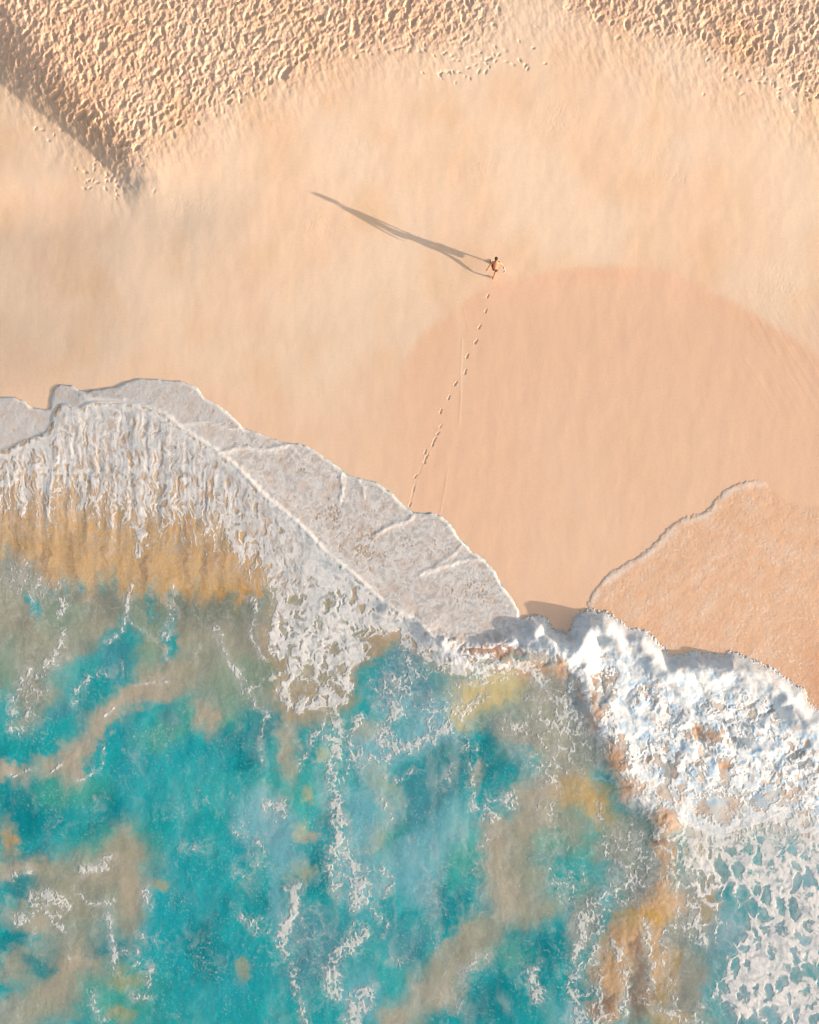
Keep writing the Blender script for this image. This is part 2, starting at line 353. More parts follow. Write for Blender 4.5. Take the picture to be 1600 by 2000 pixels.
for c, a, L in [
 (BLUE, .8, [(330,1750,130,110,0),(340,1520,120,60,0),(420,1900,110,90,0),(300,1440,90,40,0)]),
 (DEEP, .9, [(60,1580,70,60,0),(200,1600,50,60,0),(480,1450,45,70,20),(520,1420,30,60,20),(1040,1850,70,90,30),(950,1960,90,60,0),(1090,1750,40,60,0),(860,1500,45,90,5),
   (400,1850,40,70,0),(620,1700,45,50,0),(790,1620,40,70,0),(130,1390,40,40,-40),(650,1590,30,40,0),(870,1760,60,40,0),(560,1640,30,40,0),(60,1680,50,30,0)]),
 (GREEN, .8, [(330,1420,70,40,-20),(140,1540,80,40,0),(430,1390,60,30,0),(230,1660,80,50,0),(560,1560,60,50,0),(760,1600,30,80,0),(900,1640,40,90,0),(230,1950,90,70,0),(1000,1700,60,60,0),(1080,1600,60,60,0),(560,1530,70,60,0)]),
 (MURK, .95, [(60,1250,120,120,0),(300,1220,260,60,0),(450,1290,110,90,0),(60,1370,60,70,0),(360,1320,60,50,0),(300,1320,60,40,0),(30,1200,80,60,0),(170,1195,90,40,0),(10,1120,70,60,0),(400,1220,120,50,0)]),
 (GREY, .75, [(190,1170,60,40,0),(330,1200,90,28,0),(500,1180,60,60,0),(70,1120,60,60,0),(520,1260,50,80,0),(420,1190,60,30,0),(520,1340,40,40,0)]),
 (SAGE, .7, [(120,1200,50,40,0),(280,1240,40,60,0),(470,1330,70,50,0),(20,1300,30,60,0)]),
 (TANG, .95, [(180,1420,28,80,32),(155,1490,28,50,20),(300,1340,70,25,-20),(410,1400,34,36,0),(90,1495,35,28,0),(270,1350,40,30,0),(20,1515,40,18,0),(225,1380,40,24,-30),(145,1470,26,44,25)]),
 (MURK, .95, [(190,1710,110,60,-15),(120,1770,100,60,0),(250,1760,40,90,0),(70,1700,70,30,0),(150,1870,80,70,-20),(90,1950,60,60,-30),(20,1640,25,40,0),(40,1880,50,40,0),(240,1650,40,50,20)]),
 (TANG, .75, [(260,1740,24,50,0),(130,1900,60,30,-40),(20,1700,60,18,0),(210,1690,60,20,-20),(60,1800,60,20,10),(30,1990,40,40,0)]),
 (DEEP, .85, [(70,1890,30,30,0),(40,1730,40,26,0),(20,1830,28,40,0),(210,1850,40,26,0)]),
 (OCH, .45, [(310,1725,20,16,0),(475,1885,18,20,0),(250,1910,35,25,0),(240,1980,25,20,0),(20,1640,25,20,0)]),
 (TEAL, .95, [(60,1190,16,22,0),(235,1255,34,60,8),(225,1300,40,36,0),(170,1350,60,30,-40),(120,1410,50,50,-40),(300,1180,10,30,0),(20,1390,30,60,0),(80,1445,60,30,0),(330,1240,16,50,0)]),
 (SLATE, .6, [(225,1285,36,40,-30),(120,1390,34,26,-40),(325,1400,26,20,0),(590,1800,50,40,0),(640,1850,60,60,0),(590,1900,70,50,0),(820,1560,70,60,0),(790,1840,60,40,0)]),
 (LTEAL, .6, [(150,1310,60,26,-30),(400,1540,120,40,0),(160,1590,40,26,0),(530,1500,50,40,0),(600,1560,50,60,0),(730,1900,40,70,0),(1060,1770,50,50,0),(640,1520,40,60,0)]),
 (YEL, .5, [(590,1620,20,18,0),(630,1475,14,24,0),(735,1635,26,30,0),(590,1700,26,26,0),(600,1550,16,20,0),(740,1530,30,40,0)]),
 (TANG, .75, [(570,1480,22,40,0),(565,1430,26,40,0),(605,1630,22,12,0),(930,1510,20,26,0),(710,1430,40,30,0),(935,1490,14,20,0)]),
 (MURK, .95, [(1060,1420,90,90,0),(1090,1500,70,70,0),(1080,1360,60,50,0),(940,1350,80,50,0),(600,1380,70,40,0),(690,1300,30,60,35),(740,1250,40,30,40)]),
 (GREY, .7, [(1070,1330,60,40,0),(1000,1430,60,34,0),(1150,1430,30,80,0),(690,1310,20,50,35)]),
 (DEEP, .8, [(880,1480,34,90,8),(955,1480,26,60,0),(1010,1500,40,30,0),(990,1555,20,30,0)]),
 (SLATE, .85, [(780,1320,50,50,20),(800,1280,30,40,0),(760,1360,50,30,0),(830,1350,30,50,0)]),
 (TEAL, .7, [(720,1310,16,50,35),(690,1370,40,30,0),(1040,1500,30,40,0)]),
 (MILK, .6, [(860,1400,50,60,10),(770,1390,40,30,0),(820,1440,60,40,-20),(720,1580,60,70,0),(780,1700,50,50,0),(840,1650,50,60,20),(700,1700,40,90,0),(560,1680,40,40,0),(700,1950,40,60,0),
   (540,1760,20,60,0),(830,1740,50,50,-30),(740,1470,60,50,0),(520,1570,40,30,-40),(500,1600,40,60,-30),(900,1600,40,60,0),(550,1620,40,40,0)]),
 (YEL, .75, [(930,1380,50,40,-10),(900,1395,30,30,0),(970,1350,60,26,-15),(940,1330,60,20,-10)]),
 (TANG, .9, [(1040,1600,60,70,0),(980,1680,40,80,15),(1000,1750,50,60,30),(910,1860,36,60,40),(850,1930,50,50,40),(790,1985,50,40,0),(1060,1550,50,40,0),(960,1640,26,50,0)]),
 (MURK, .85, [(1040,1680,50,60,0),(940,1820,40,60,40),(880,1880,60,30,-40),(1100,1620,50,50,0),(1050,1780,60,30,-30)]),
 (GREEN, .6, [(1120,1700,50,60,0),(1080,1640,30,30,0),(1180,1640,40,50,0),(1000,1860,40,40,0)]),
 (OCH, .65, [(1125,1545,40,34,20),(1180,1590,34,50,-30),(1160,1560,50,30,0)]),
 (GREY, .75, [(1220,1640,80,40,-20),(1230,1700,70,60,20),(1140,1800,30,80,10),(1370,1750,60,90,0),(1290,1800,90,120,0),(1300,1950,100,80,0),(1400,1640,60,40,0),(1330,1900,60,100,0),(1280,1560,60,40,0)]),
 (TAN, .95, [(1300,1660,26,46,5),(1298,1740,24,50,0),(1270,1780,40,40,20),(1220,1840,44,46,20),(1190,1900,34,60,5),(1190,1960,26,40,0),(1320,1760,20,26,0),(1285,1860,20,70,5)]),
 (OCH, .6, [(1310,1890,26,50,10),(1290,1790,40,24,0),(1380,1770,18,50,0),(1370,1650,26,40,0),(1275,1945,22,30,0),(1310,1990,40,20,0),(1250,1790,50,26,0)]),
 (BRN, .8, [(1238,1895,20,46,0),(1188,1955,18,20,0),(1290,1640,20,14,0),(1250,1950,26,50,0),(1235,1850,14,24,0)]),
 (SLATE, .8, [(1500,1850,110,140,0),(1440,1930,60,70,0),(1570,1750,60,100,0),(1420,1850,40,80,0),(1560,1960,80,60,0)]),
 (TEAL, .55, [(1440,1740,30,60,25),(1480,1680,40,40,0),(1420,1880,26,50,0),(1490,1780,40,30,0),(1590,1920,30,40,0),(1530,1650,30,20,0),(1400,1940,20,60,0),(1100,1690,60,30,0),(1170,1700,50,24,0)]),
 (MILK, .55, [(1540,1640,60,60,0),(1470,1850,50,30,0),(1530,1960,60,50,0),(1120,1990,40,40,0),(1420,1800,20,30,0),(1580,1700,30,60,0),(1560,1850,40,40,0)]),
 ]:
    for b in L: tint(blob(*b, warp=1.1), c, a)
PATCH = sdf(smooth_poly([(545,1160),(530,1215),(520,1265),(535,1290),(560,1300),(540,1340),(545,1370),(570,1390),(610,1385),(640,1370),(655,1385),(680,1370),(690,1345),(680,1310),(700,1290),(735,1270),(770,1235),(790,1200),(720,1150),(640,1120),(580,1130)], 1))
PATCHD = PATCH
# amber shallows behind the swash
amb = ss(-30, 30, -(CV - np.interp(CU, [-120,0,60,110,160,230,300,400,480,545,575,600], [1080,1075,1090,1135,1150,1140,1158,1165,1172,1160,1100,1000]))
        + 46 * fbm(CU / 24, CV / 200, 4, 111) + .5 * wv0) * ss(620, 560, CU + .3*(CV-1100))
tint(amb, AMB, .97)
tint(amb * ss(-.05, .35, fbm(CU / 17, CV / 190, 3, 115)), AMBD, .95)
tint(amb * ss(1060, 960, CV), (214,172,130), .6)
tint(amb * ss(.1, .45, -fbm(CU / 30, CV / 120, 3, 118)) * ss(1000,1120,CV), (222,178,112), .6)
_e = CV - 1154 - 46 * fbm(CU / 24, CV / 200, 4, 111) - .5 * wv0
tint(ss(0, 30, _e) * ss(90, 24, _e) * ss(150, 260, CU) * ss(580, 540, CU), (104, 128, 116), .55)
# under the breaker and the sheets
tint(ss(-60, -20, d_break) * ss(40, 10, d_out), (206,212,216), .95)
tint(ss(-30, 25, d_break + wu0), (222,224,224), .92)
tint(ss(-30, 25, d_break) * ss(-.3, .15, fbm(CU / 30, CV / 50, 4, 127)), (222,190,162), .8)
tint(ss(-10, 30, d_break) * ss(.05, .35, fbm(CU / 34, CV / 44, 3, 121)), (172,206,228), .85)
tint(ss(-10, 30, d_break) * ss(.15, .4, fbm(CU / 36, CV / 50, 3, 125)) * ss(1750,1300,CU), (196,154,122), .8)
for b in [(960,1270,70,12,-5),(1040,1310,34,22,-20),(1000,1300,50,16,0),(1090,1300,16,26,0),(1150,1350,24,30,0),(1165,1400,20,30,0),(1200,1470,22,40,10),(1215,1500,24,30,0),(1240,1540,30,24,0),
          (1300,1600,24,20,0),(1370,1430,40,22,0),(1415,1500,14,26,0),(1170,1330,30,40,0),(880,1240,40,16,30),(850,1215,30,14,30),(820,1200,30,16,20),(900,1270,40,20,0)]:
    tint(blob(*b, warp=.6), (206,160,124), .85)
for b in [(1175,1350,24,36,0),(1200,1440,20,20,0),(1420,1400,26,22,0),(1450,1450,24,18,0),(1305,1500,18,20,0),(1230,1480,20,26,0),(1500,1380,30,20,0),(1120,1370,12,30,0),(1560,1480,30,22,0)]:
    tint(blob(*b, warp=.6), (110,136,150), .7)
tint(ss(-26, 6, PATCHD), (178,158,128), .85)
tint(path([(720,1175),(790,1222),(835,1256),(890,1285)], 34, .6), (208,172,138), .95)
SHEET = ss(4, 16, d_out) * ss(6, -10, d_back) * ss(10, -20, d_break)
tint(SHEET, (206,172,146), .9)
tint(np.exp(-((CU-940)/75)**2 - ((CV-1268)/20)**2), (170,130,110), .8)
print('plan', time.time() - T0)

# ------------------------------------------------------------------ sea: plan of foam cover
Wf = np.zeros(CU.shape)
def cover(w, a): 
    global Wf
    Wf = np.maximum(Wf, np.clip(w, 0, 1) * a)
def cut(w, a):
    global Wf
    Wf = Wf * (1 - np.clip(w, 0, 1) * a)
sheet_w = ss(-6, 2, d_out) * ss(14, -4, d_back)
cover(sheet_w * ss(20, -20, d_break), .93)
for b, a in [((690,1060,60,50,-40),.5),((640,1010,40,26,-35),.4),((560,1000,40,20,-40),.35),((780,1060,40,20,-40),.3),((860,1080,26,20,0),.3),((920,1160,50,26,-35),.35),((520,900,26,14,0),.35),
             ((600,930,20,20,0),.3),((650,940,16,14,0),.3),((420,830,26,12,0),.3),((690,1090,50,26,-40),.35),((740,1090,40,24,-40),.3),((500,940,40,12,40),.25)]:
    cut(blob(*b, warp=.5), a)
back_lo = np.interp(CU, [-120,0,60,150,250,330,450,520,560,640,760], [965,975,980,985,1010,1020,1040,1130,1190,1230,1220]) + 45 * fbm(CU / 22, CV / 300, 3, 131)
bw = ss(-2, 12, d_back) * ss(90, -90, CV - back_lo) * ss(860, 800, CU) * ss(10, -10, d_break)
cover(bw, .80)
cover(ss(-2, 12, d_back) * ss(150, -60, CV - back_lo) * ss(640, 560, CU), .5)
cover(ss(-2, 12, d_back) * ss(30, -130, CV - back_lo) * ss(500, 350, CU), .84)
cover(ss(-14, 12, PATCH + wu0 * .4 + 14 * fbm(CU / 16, CV / 16, 3, 133)), .82)
for b, a in [((570,1265,12,10,0),.6),((600,1310,14,18,0),.7),((580,1350,22,22,0),.7),((665,1350,12,12,0),.7),((650,1270,16,12,0),.6),((635,1325,16,16,0),.6),((610,1345,20,16,0),.6),((705,1235,18,16,0),.6),
             ((740,1250,26,20,-30),.7),((640,1180,10,10,0),.7),((575,1175,14,10,0),.8),((715,1190,14,10,0),.5),((620,1215,14,14,0),.4),((670,1305,10,14,0),.5)]:
    cut(blob(*b, warp=.3), a)
for p, w in (([(215,930),(218,975),(216,1022)], 6), ([(285,940),(276,1010),(282,1050),(272,1085)], 6), ([(330,960),(334,1020)], 6), ([(455,930),(452,1010),(462,1060),(470,1090)], 9), ([(520,1040),(515,1090),(535,1130)], 11),
             ([(100,930),(96,1010)], 5), ([(40,930),(44,1000)], 7), ([(160,900),(158,990)], 6), ([(245,1000),(262,1030),(290,1040)], 4), ([(385,930),(392,1010)], 6), ([(560,1080),(565,1150)], 12)):
    cover(path(p, w * 1.4, .35), .80)
for b in [(255,900,10,22,0),(190,880,8,26,0),(320,960,12,24,0),(355,945,8,22,0),(115,960,12,30,0),(410,960,12,26,0),(165,845,8,26,0),(300,940,8,22,0),(60,940,10,24,0),(440,900,10,16,0),(500,985,14,14,0),(205,960,10,26,0)]:
    cut(blob(*b, warp=.4), .28)
cover(np.exp(-(d_ridge / 7) ** 2), .98)
cover(ss(-8, 12, d_break + wv0 * .3), .90)
cover(ss(-60, 20, d_break) * ss(1000, 1200, CU), .5)
for b, a in [((1175,1350,26,36,0),.35),((1370,1430,36,20,0),.4),((1305,1500,16,18,0),.5),((1200,1480,26,50,10),.5),((1040,1310,34,24,-10),.8),((1090,1300,16,26,0),.6),((960,1268,60,10,-5),.5),
             ((1450,1450,24,18,0),.3),((1165,1390,20,30,0),.6),((1230,1540,36,26,0),.5),((1300,1600,30,20,0),.6),((1415,1500,14,24,0),.5),((1120,1370,16,40,0),.5),((1500,1560,50,20,0),.4),
             ((1400,1580,50,30,0),.4),((1300,1560,30,30,0),.3),((1560,1600,40,20,0),.3)]:
    cut(blob(*b, warp=.5), a)
for p, w, a in [
 ([(640,1370),(660,1420),(650,1500),(660,1560),(662,1630)], 12, .66), ([(640,1370),(610,1440),(590,1500)], 6, .6), ([(640,1440),(660,1460),(655,1480)], 12, .7),
 ([(665,1640),(680,1680),(700,1720),(705,1760)], 20, .62), ([(650,1660),(655,1720)], 14, .55), ([(590,1730),(575,1770),(555,1800),(548,1840)], 10, .72), ([(548,1840),(565,1910),(580,1960),(600,2000)], 9, .6),
 ([(705,1820),(660,1870),(650,1900),(660,1940)], 14, .64), ([(560,1740),(600,1720)], 6, .5), ([(700,1940),(720,1940),(690,1990)], 12, .7), ([(690,1960),(680,2000)], 14, .7),
 ([(780,1380),(740,1420),(760,1450),(790,1470),(840,1440)], 14, .66), ([(700,1400),(680,1450),(690,1480),(760,1480)], 12, .62), ([(840,1440),(900,1400),(940,1360)], 14, .6),
 ([(780,1330),(760,1400)], 20, .55), ([(840,1300),(800,1330),(770,1400)], 14, .5), ([(790,1270),(800,1310)], 8, .6),
 ([(900,1290),(960,1310),(1050,1300)], 16, .55), ([(880,1330),(960,1330),(1050,1310)], 10, .55), ([(900,1400),(920,1460)], 8, .45), ([(870,1430),(900,1460),(920,1520)], 10, .5),
 ([(1050,1380),(1090,1440),(1080,1520)], 26, .5), ([(1090,1330),(1110,1420),(1130,1480)], 24, .5), ([(990,1420),(1040,1400)], 20, .45), ([(1000,1560),(950,1570),(960,1600)], 14, .58),
 ([(920,1530),(925,1570)], 8, .55), ([(880,1500),(870,1540)], 5, .5), ([(740,1560),(760,1590),(750,1610)], 6, .6), ([(750,1520),(820,1510)], 6, .5),
 ([(248,1150),(250,1200),(225,1240),(215,1250)], 6, .62), ([(250,1200),(280,1240),(310,1250),(320,1220),(335,1180)], 4, .5), ([(130,1170),(110,1260),(110,1280),(40,1350),(30,1420)], 10, .58),
 ([(110,1280),(90,1310),(70,1370),(40,1430)], 14, .5), ([(490,1160),(500,1260),(520,1290)], 5, .6), ([(430,1220),(440,1280),(475,1330),(490,1355),(540,1320)], 7, .58), ([(490,1355),(520,1400)], 5, .5),
 ([(345,1150),(330,1230),(310,1260),(345,1310)], 4, .48), ([(390,1260),(380,1300)], 5, .45), ([(265,1335),(330,1330)], 4, .5), ([(240,1300),(160,1340),(145,1370)], 8, .48),
 ([(205,1490),(205,1500),(185,1510),(160,1520)], 4, .56), ([(220,1430),(205,1460),(203,1490)], 3, .5), ([(225,1375),(200,1400)], 5, .6), ([(125,1490),(90,1515)], 5, .6), ([(55,1505),(20,1522)], 5, .6),
 ([(515,1400),(510,1440),(515,1480)], 6, .58), ([(70,1755),(100,1750),(140,1760),(120,1780)], 12, .68), ([(75,1755),(75,1780),(35,1790)], 7, .66), ([(160,1690),(155,1700),(190,1695),(210,1680)], 10, .62),
 ([(160,1740),(175,1765),(200,1768),(215,1755)], 6, .62), ([(95,1770),(100,1800),(130,1815)], 7, .55), ([(60,1810),(60,1835)], 6, .55), ([(205,1780),(215,1850),(225,1900)], 7, .62),
 ([(215,1850),(250,1860)], 6, .6), ([(225,1680),(205,1680)], 6, .5), ([(290,1740),(290,1770)], 10, .55), ([(270,1820),(300,1830)], 10, .52), ([(30,1705),(60,1710)], 8, .6), ([(200,1560),(180,1560)], 5, .5),
 ([(130,1850),(130,1870)], 6, .55), ([(275,1850),(270,1880)], 8, .5), ([(290,1880),(290,1920)], 9, .55), ([(255,1940),(300,1950)], 9, .52), ([(180,1950),(200,1990),(220,1980)], 12, .5),
 ([(525,1580),(545,1600),(550,1570)], 12, .56), ([(480,1620),(510,1650)], 12, .5), ([(460,1710),(500,1690),(500,1660)], 14, .45), ([(480,1790),(520,1810)], 10, .48), ([(400,1660),(370,1660)], 14, .42),
 ([(720,1770),(755,1800),(740,1830)], 8, .5), ([(780,1880),(800,1870)], 12, .5), ([(900,1930),(880,1980)], 8, .45), ([(1040,1900),(1050,1950)], 12, .72), ([(860,1700),(850,1760)], 30, .36),
 ([(700,1700),(745,1690),(760,1730),(740,1750)], 8, .5), ([(950,1640),(930,1700)], 14, .4), ([(890,1950),(900,1900),(950,1860)], 12, .42),
 ([(1150,1780),(1130,1850),(1125,1930),(1140,1990)], 20, .6), ([(1230,1700),(1180,1760),(1150,1790)], 26, .56), ([(1290,1620),(1250,1700),(1240,1740)], 22, .52), ([(1170,1570),(1180,1670),(1220,1690)], 10, .5),
 ([(1080,1700),(1110,1750),(1130,1720)], 26, .44), ([(1070,1560),(1090,1650)], 22, .42), ([(1170,1780),(1165,1920)], 14, .56), ([(1195,1840),(1220,1920),(1220,1990)], 9, .6), ([(1160,1930),(1190,1990),(1220,1960)], 8, .55),
 ([(1330,1640),(1340,1740),(1370,1820)], 26, .54), ([(1380,1620),(1390,1700),(1380,1800)], 24, .5), ([(1260,1810),(1270,1880),(1265,1950)], 12, .55), ([(1300,1860),(1310,1990)], 16, .46), ([(1350,1740),(1300,1850)], 20, .48),
 ([(1430,1600),(1440,1700),(1420,1740)], 16, .5), ([(1500,1610),(1520,1700),(1500,1760)], 36, .68), ([(1580,1600),(1590,1700)], 40, .7), ([(1350,1990),(1380,1960)], 16, .5), ([(1290,1970),(1330,1990)], 14, .55)]:
    cover(path(p, w * 1.6 if w < 30 else w, .8), a * .93)
for b, a in [((1500,1860,70,120,20),.70),((1450,1930,60,70,0),.68),((1580,1800,60,90,0),.66),((1560,1960,90,60,0),.72),((1520,1720,50,60,0),.6),((1420,1930,30,60,20),.55),
             ((1440,1660,200,110,0),.60),((1110,1400,50,120,-15),.50),((1350,1700,90,70,0),.46),((1230,1650,70,50,0),.42),((60,1160,90,90,0),.30),((1080,1450,90,120,0),.40),((860,1390,90,60,0),.45),((780,1340,70,60,0),.45),((1150,1990,60,40,0),.5),
             ((680,1480,80,50,0),.40),((700,1720,70,90,0),.32),((600,1850,60,120,0),.30),((1550,1560,120,90,0),.66)]:
    cover(blob(*b, warp=.8), a)
cover(path([(735,1180),(790,1215),(835,1250),(890,1285)], 34, .6), .86)
cover(path([(800,1260),(860,1290),(930,1300),(1010,1300),(1060,1330)], 26, .8), .66)
sea_zone = ss(20, 60, d_back) * ss(1130, 1200, CV)
spk = np.clip(.22 + .22 * fbm(CU / 70, CV / 70, 3, 141), 0, 1) * sea_zone
for b in [(370,1420,60,30,0),(300,1430,90,40,0),(480,1600,70,40,0),(370,1570,60,30,0),(480,1690,80,60,0),(330,1760,60,40,0),(320,1900,50,50,0),(590,1620,60,50,0),(700,1600,60,90,0),(820,1830,100,50,0),(820,1620,50,80,0),
          (980,1700,60,80,0),(780,1300,60,60,0),(900,1900,60,60,0),(80,1420,60,50,0),(120,1560,60,40,0),(1100,1900,50,90,0),(530,1730,60,90,0),(420,1870,60,50,0),(640,1950,60,50,0),(1060,1640,40,60,0)]:
    spk = np.maximum(spk, blob(*b) * .42)
print('cover', time.time() - T0)

# ------------------------------------------------------------------ sea surface at full resolution
wu, wE, _ = axis(-84, 1684, GS); wv, _, _ = axis(690, 2084, GS)
wv = wv[wE - 1:]; wv = wv[1:]
U, V = [a.astype(f4) for a in np.meshgrid(wu, wv)]
w1 = fbm(U / 42, V / 42, 3, 151); w2 = fbm(U / 42, V / 42, 3, 161)
w3 = fbm(U / 12, V / 12, 2, 171); w4 = fbm(U / 12, V / 12, 2, 181)
PU = U + 15 * w1 + 4.5 * w3; PV = V + 15 * w2 + 4.5 * w4
d_o = interp(d_out, U, V); d_b = interp(d_back, U, V); d_k = interp(d_break, U, V); d_r = interp(d_ridge, U, V); d_w = interp(d_wash, U, V)
Kz = ss(-30, 90, d_k)                                           # breaker zone
edge_n = fbm(U / 16, V / 16, 3, 191)
kfr = ss(1015, 1045, U)
E = d_o + 2.2 * edge_n * (1 - kfr) + kfr * (5 * w3 + 9 * fbm(U / 5.5, V / 5.5, 3, 195, .75) + 5 * fbm(U / 2.6, V / 2.6, 1, 197) + 2)   # effective edge distance
# relief: breaker lumps, ridge, swell, ripples
lump = .65 * billow((U + 20 * w1) / 62, (V + 20 * w2) / 48, 1, 201, .45) + .5 + .5 * fbm((U + 20 * w1) / 50, (V + 20 * w2) / 36, 2, 202, .35)
lumpf = billow((U + 8 * w1) / 17, (V + 8 * w2) / 17, 3, 205)
crest = np.exp(-((d_o - 30) / 22) ** 2)
taper = ss(1700, 1400, V) * .85 + .15
Kh = ss(-30, 170, d_k) * (1 - ss(120, 40, d_o)) + ss(120, 40, d_o) * Kz
Zw = Kh * taper * (0.02 + 0.085 * lump + 0.008 * lumpf + .004 * ridged((U + 5 * w3) / 8, (V + 5 * w4) / 8, 2, 207)) + kfr * ss(-2, 26, d_o) * crest * (0.25 + .10 * fbm(U / 40, V / 40, 2, 209) + .16 * np.exp(-((U - 1165) / 60) ** 2) + .10 * np.exp(-((U - 1420) / 70) ** 2))
ridge_h = np.exp(-((d_r + 3 * w3) / 4.0) ** 2) * (0.034 + .010 * w3 + .015 * w1) * ss(180, 420, U) + np.exp(-(d_r / 22) ** 2) * .03
step = ss(-3, 6, d_b) * (1 - Kz) * ss(120, 0, d_b) * .035
sheet = SHEET_full = ss(-4, 6, E) * ss(6, -8, d_b) * (1 - Kz)
Zw = Zw + ridge_h * (1 - Kz) + step
seaw = ss(30, 90, d_b) * (1 - Kz)
Zw += seaw * (0.030 * fbm(U / 60, V / 80, 3, 211, .4) + 0.004 * ridged(PU / 14, PV / 20, 3, 215))
# the furrowed backwash
Zw += ss(5, 40, d_b) * (1 - Kz) * ss(1180, 900, V) * ss(620, 540, U) * .03 * fbm((U + 6 * w1) / 20, V / 150, 3, 221)
ridge2 = np.zeros_like(U)
for pts, h, w in (([(1300,1600),(1310,1680),(1280,1760),(1240,1800),(1210,1870),(1190,1960),(1190,2100)], .065, 42), ([(850,1245),(900,1285),(960,1290),(1010,1275),(1080,1280),(1150,1330),(1180,1420),(1215,1500),(1250,1560),(1300,1600)], .11, 30),
                  ([(755,1190),(800,1205),(850,1240)], .06, 16), ([(870,1250),(940,1262),(1000,1245)], .10, 12)):
    ridge2 += interp(np.exp(-(dist_line(smooth_poly(pts, 1)) / w) ** 2) * h, U, V)
Zw += ridge2 * (0.8 + .5 * lump * ss(1600, 1500, V) + .15 * lumpf)
thick = 0.028 * ss(-3.0, 5, E) + .02 * ss(10, 120, d_o)
Zw += thick
Zw = Zw - (0.14 + .5 * kfr) * ss(-0.5, -7, E)
Hland = interp(dune + lee, U, V)
Zw += Hland * 1.0 + .005
# foam textures
GU = U + 13 * w1 + 10 * fbm((U + 16 * w2) / 19, (V + 16 * w1) / 22, 3, 401, .6); GV = V + 13 * w2 + 10 * fbm((U - 16 * w1) / 19, (V + 16 * w2) / 22, 3, 405, .6)
G = ridged(GU / 17, GV / 19, 4, 411, .62)                     # isotropic strands
Gb = ridged((U + 9 * w1 + (GU - U) * .45) / 9.5, (V + 16 * w2 + (GV - V) * .9) / 27, 4, 415, .66)   # strands drawn out down the slope
Gs = ridged((GU - GV * .6) / 22, (GV + GU * .5) / 12, 4, 419, .62)      # strands of the spread sheet
print('G', [float(np.percentile(x, q)) for x in (G, Gb) for q in (10, 50, 90)])
a1, a2 = worley(PU / 30, PV / 34, 1); lace1 = 1 - np.clip((a2 - a1) * 1.9, 0, 1)
b1, b2 = worley((PU + 5 * w4) / 12, (PV + 5 * w3) / 14, 2); lace2 = 1 - np.clip((b2 - b1) * 1.7, 0, 1)
strk_v = ridged((U + 16 * w1 + (V - 900) * .02) / 15, (V + 10 * w2) / 70, 3, 231)
fine = ridged(PU / 9, PV / 9, 3, 235)
fb = fbm(U / 22, V / 22, 4, 241, .6)
specks = fbm(U / 4.0, V / 4.8, 2, 245)
c1_, c2_ = worley((U + 12 * w1 + 6 * w3) / 10, (V + 14 * w2 + 5 * w4) / 30, 5); lace3 = 1 - np.clip((c2_ - c1_) * 1.7, 0, 1)
stz = ss(4, 30, d_b) * ss(1240, 1150, V) * ss(640, 560, U)     # vertical trickles
LR = ss(1340, 1440, U - .25 * (V - 1900)) * ss(1600, 1700, V)
l1, l2 = worley((GU + PU) * .5 / 27, (GV + PV) * .5 / 40, 9); lace4 = 1 - np.clip((l2 - l1) * 2.0, 0, 1)
T = lace1 * .34 + lace2 * .27 + fine * .20 + (fb * .5 + .5) * .30 + .16 * specks + .06
T = T * (1 - stz) + stz * (.20 + .98 * Gb + .12 * lace3 + .10 * specks)
T = T + .16 * (G - .35) * (1 - stz)
PT = ss(-20, 20, interp(PATCH, U, V))
T = T * (1 - PT) + PT * (.24 + .44 * lace4 + .34 * G + .14 * lace2 + .16 * fb + .08 * specks)
T = T * (1 - LR) + LR * (.12 + .58 * lace4 + .34 * G + .18 * lace2)
Wc = interp(Wf, U, V); Wc0 = Wc
lo = ss(.85, .6, Wc) * ss(20, 60, d_b) * (1 - stz) * (1 - LR)
T = T * (1 - .35 * lo) + .35 * lo * (.50 + .34 * specks + .55 * (G - .35) + .35 * (lace2 - .5))
Wc = np.where(sheet > .5, np.maximum(Wc, .88), Wc)
F = Wc * 1.12 + T - 1.18
lobes = ss(-.1, .25, interp(PATCH, U, V) * .1)
dense = ss(.8, .95, Wc)
F = F + dense * .22
sp = interp(spk, U, V)
F = F - Kz * ss(20, 70, d_o) * (.16 + .62 * ss(.62, .22, G) * ss(-.5, .2, fbm(U / 60, V / 60, 2, 501)))
F = F - PT * .28 * ss(.55, .12, G) - stz * .05
F = np.maximum(F, (specks + .25 * w1 - (0.86 - sp * .95)) * .9 * ss(-.1, .25, sp))
F = np.where(E > -6, F, -1)
# froth sheet holes: brown flecks gathered in bands
hn = fbm(U / 4.2 + V / 14, V / 6 - U / 16, 3, 251, .6)
hb = fbm((U + V) / 60, (V - U) / 110, 3, 255)
hol = ss(.10, .34, hn + .30 * hb - .16 - .35 * (Gs - .4) + .95 * (.93 - Wc0) * sheet) * ss(5, 22, d_r)
F = np.where(sheet > .5, F - .5 * hol * sheet, F)
for pts, w, a in (([(560,866),(600,905),(640,925),(690,925)], 2.4, .3), ([(668,925),(670,950),(664,975)], 2.0, .4), ([(700,937),(710,955),(712,975)], 2.0, .35), ([(808,1005),(800,1018),(760,1026),(730,1050)], 2.6, .5),
                  ([(943,1092),(900,1094),(860,1108),(820,1120)], 3.0, .5), ([(430,885),(470,872),(520,880),(560,868)], 3.0, .5), ([(350,830),(400,822),(440,835),(475,838)], 2.4, .4), ([(160,770),(180,780),(240,782)], 5, .5), ([(905,1060),(885,1085),(850,1105)], 3, .35)):
    k_ = interp(np.exp(-(dist_line(smooth_poly(pts, 1)) / (w + 1.2)) ** 2), U + 3 * w3, V + 3 * w4) * a * sheet
    Zw += k_ * .05; F = F + .2 * k_; CRE = k_ if 'CRE' not in globals() else np.maximum(CRE, k_)
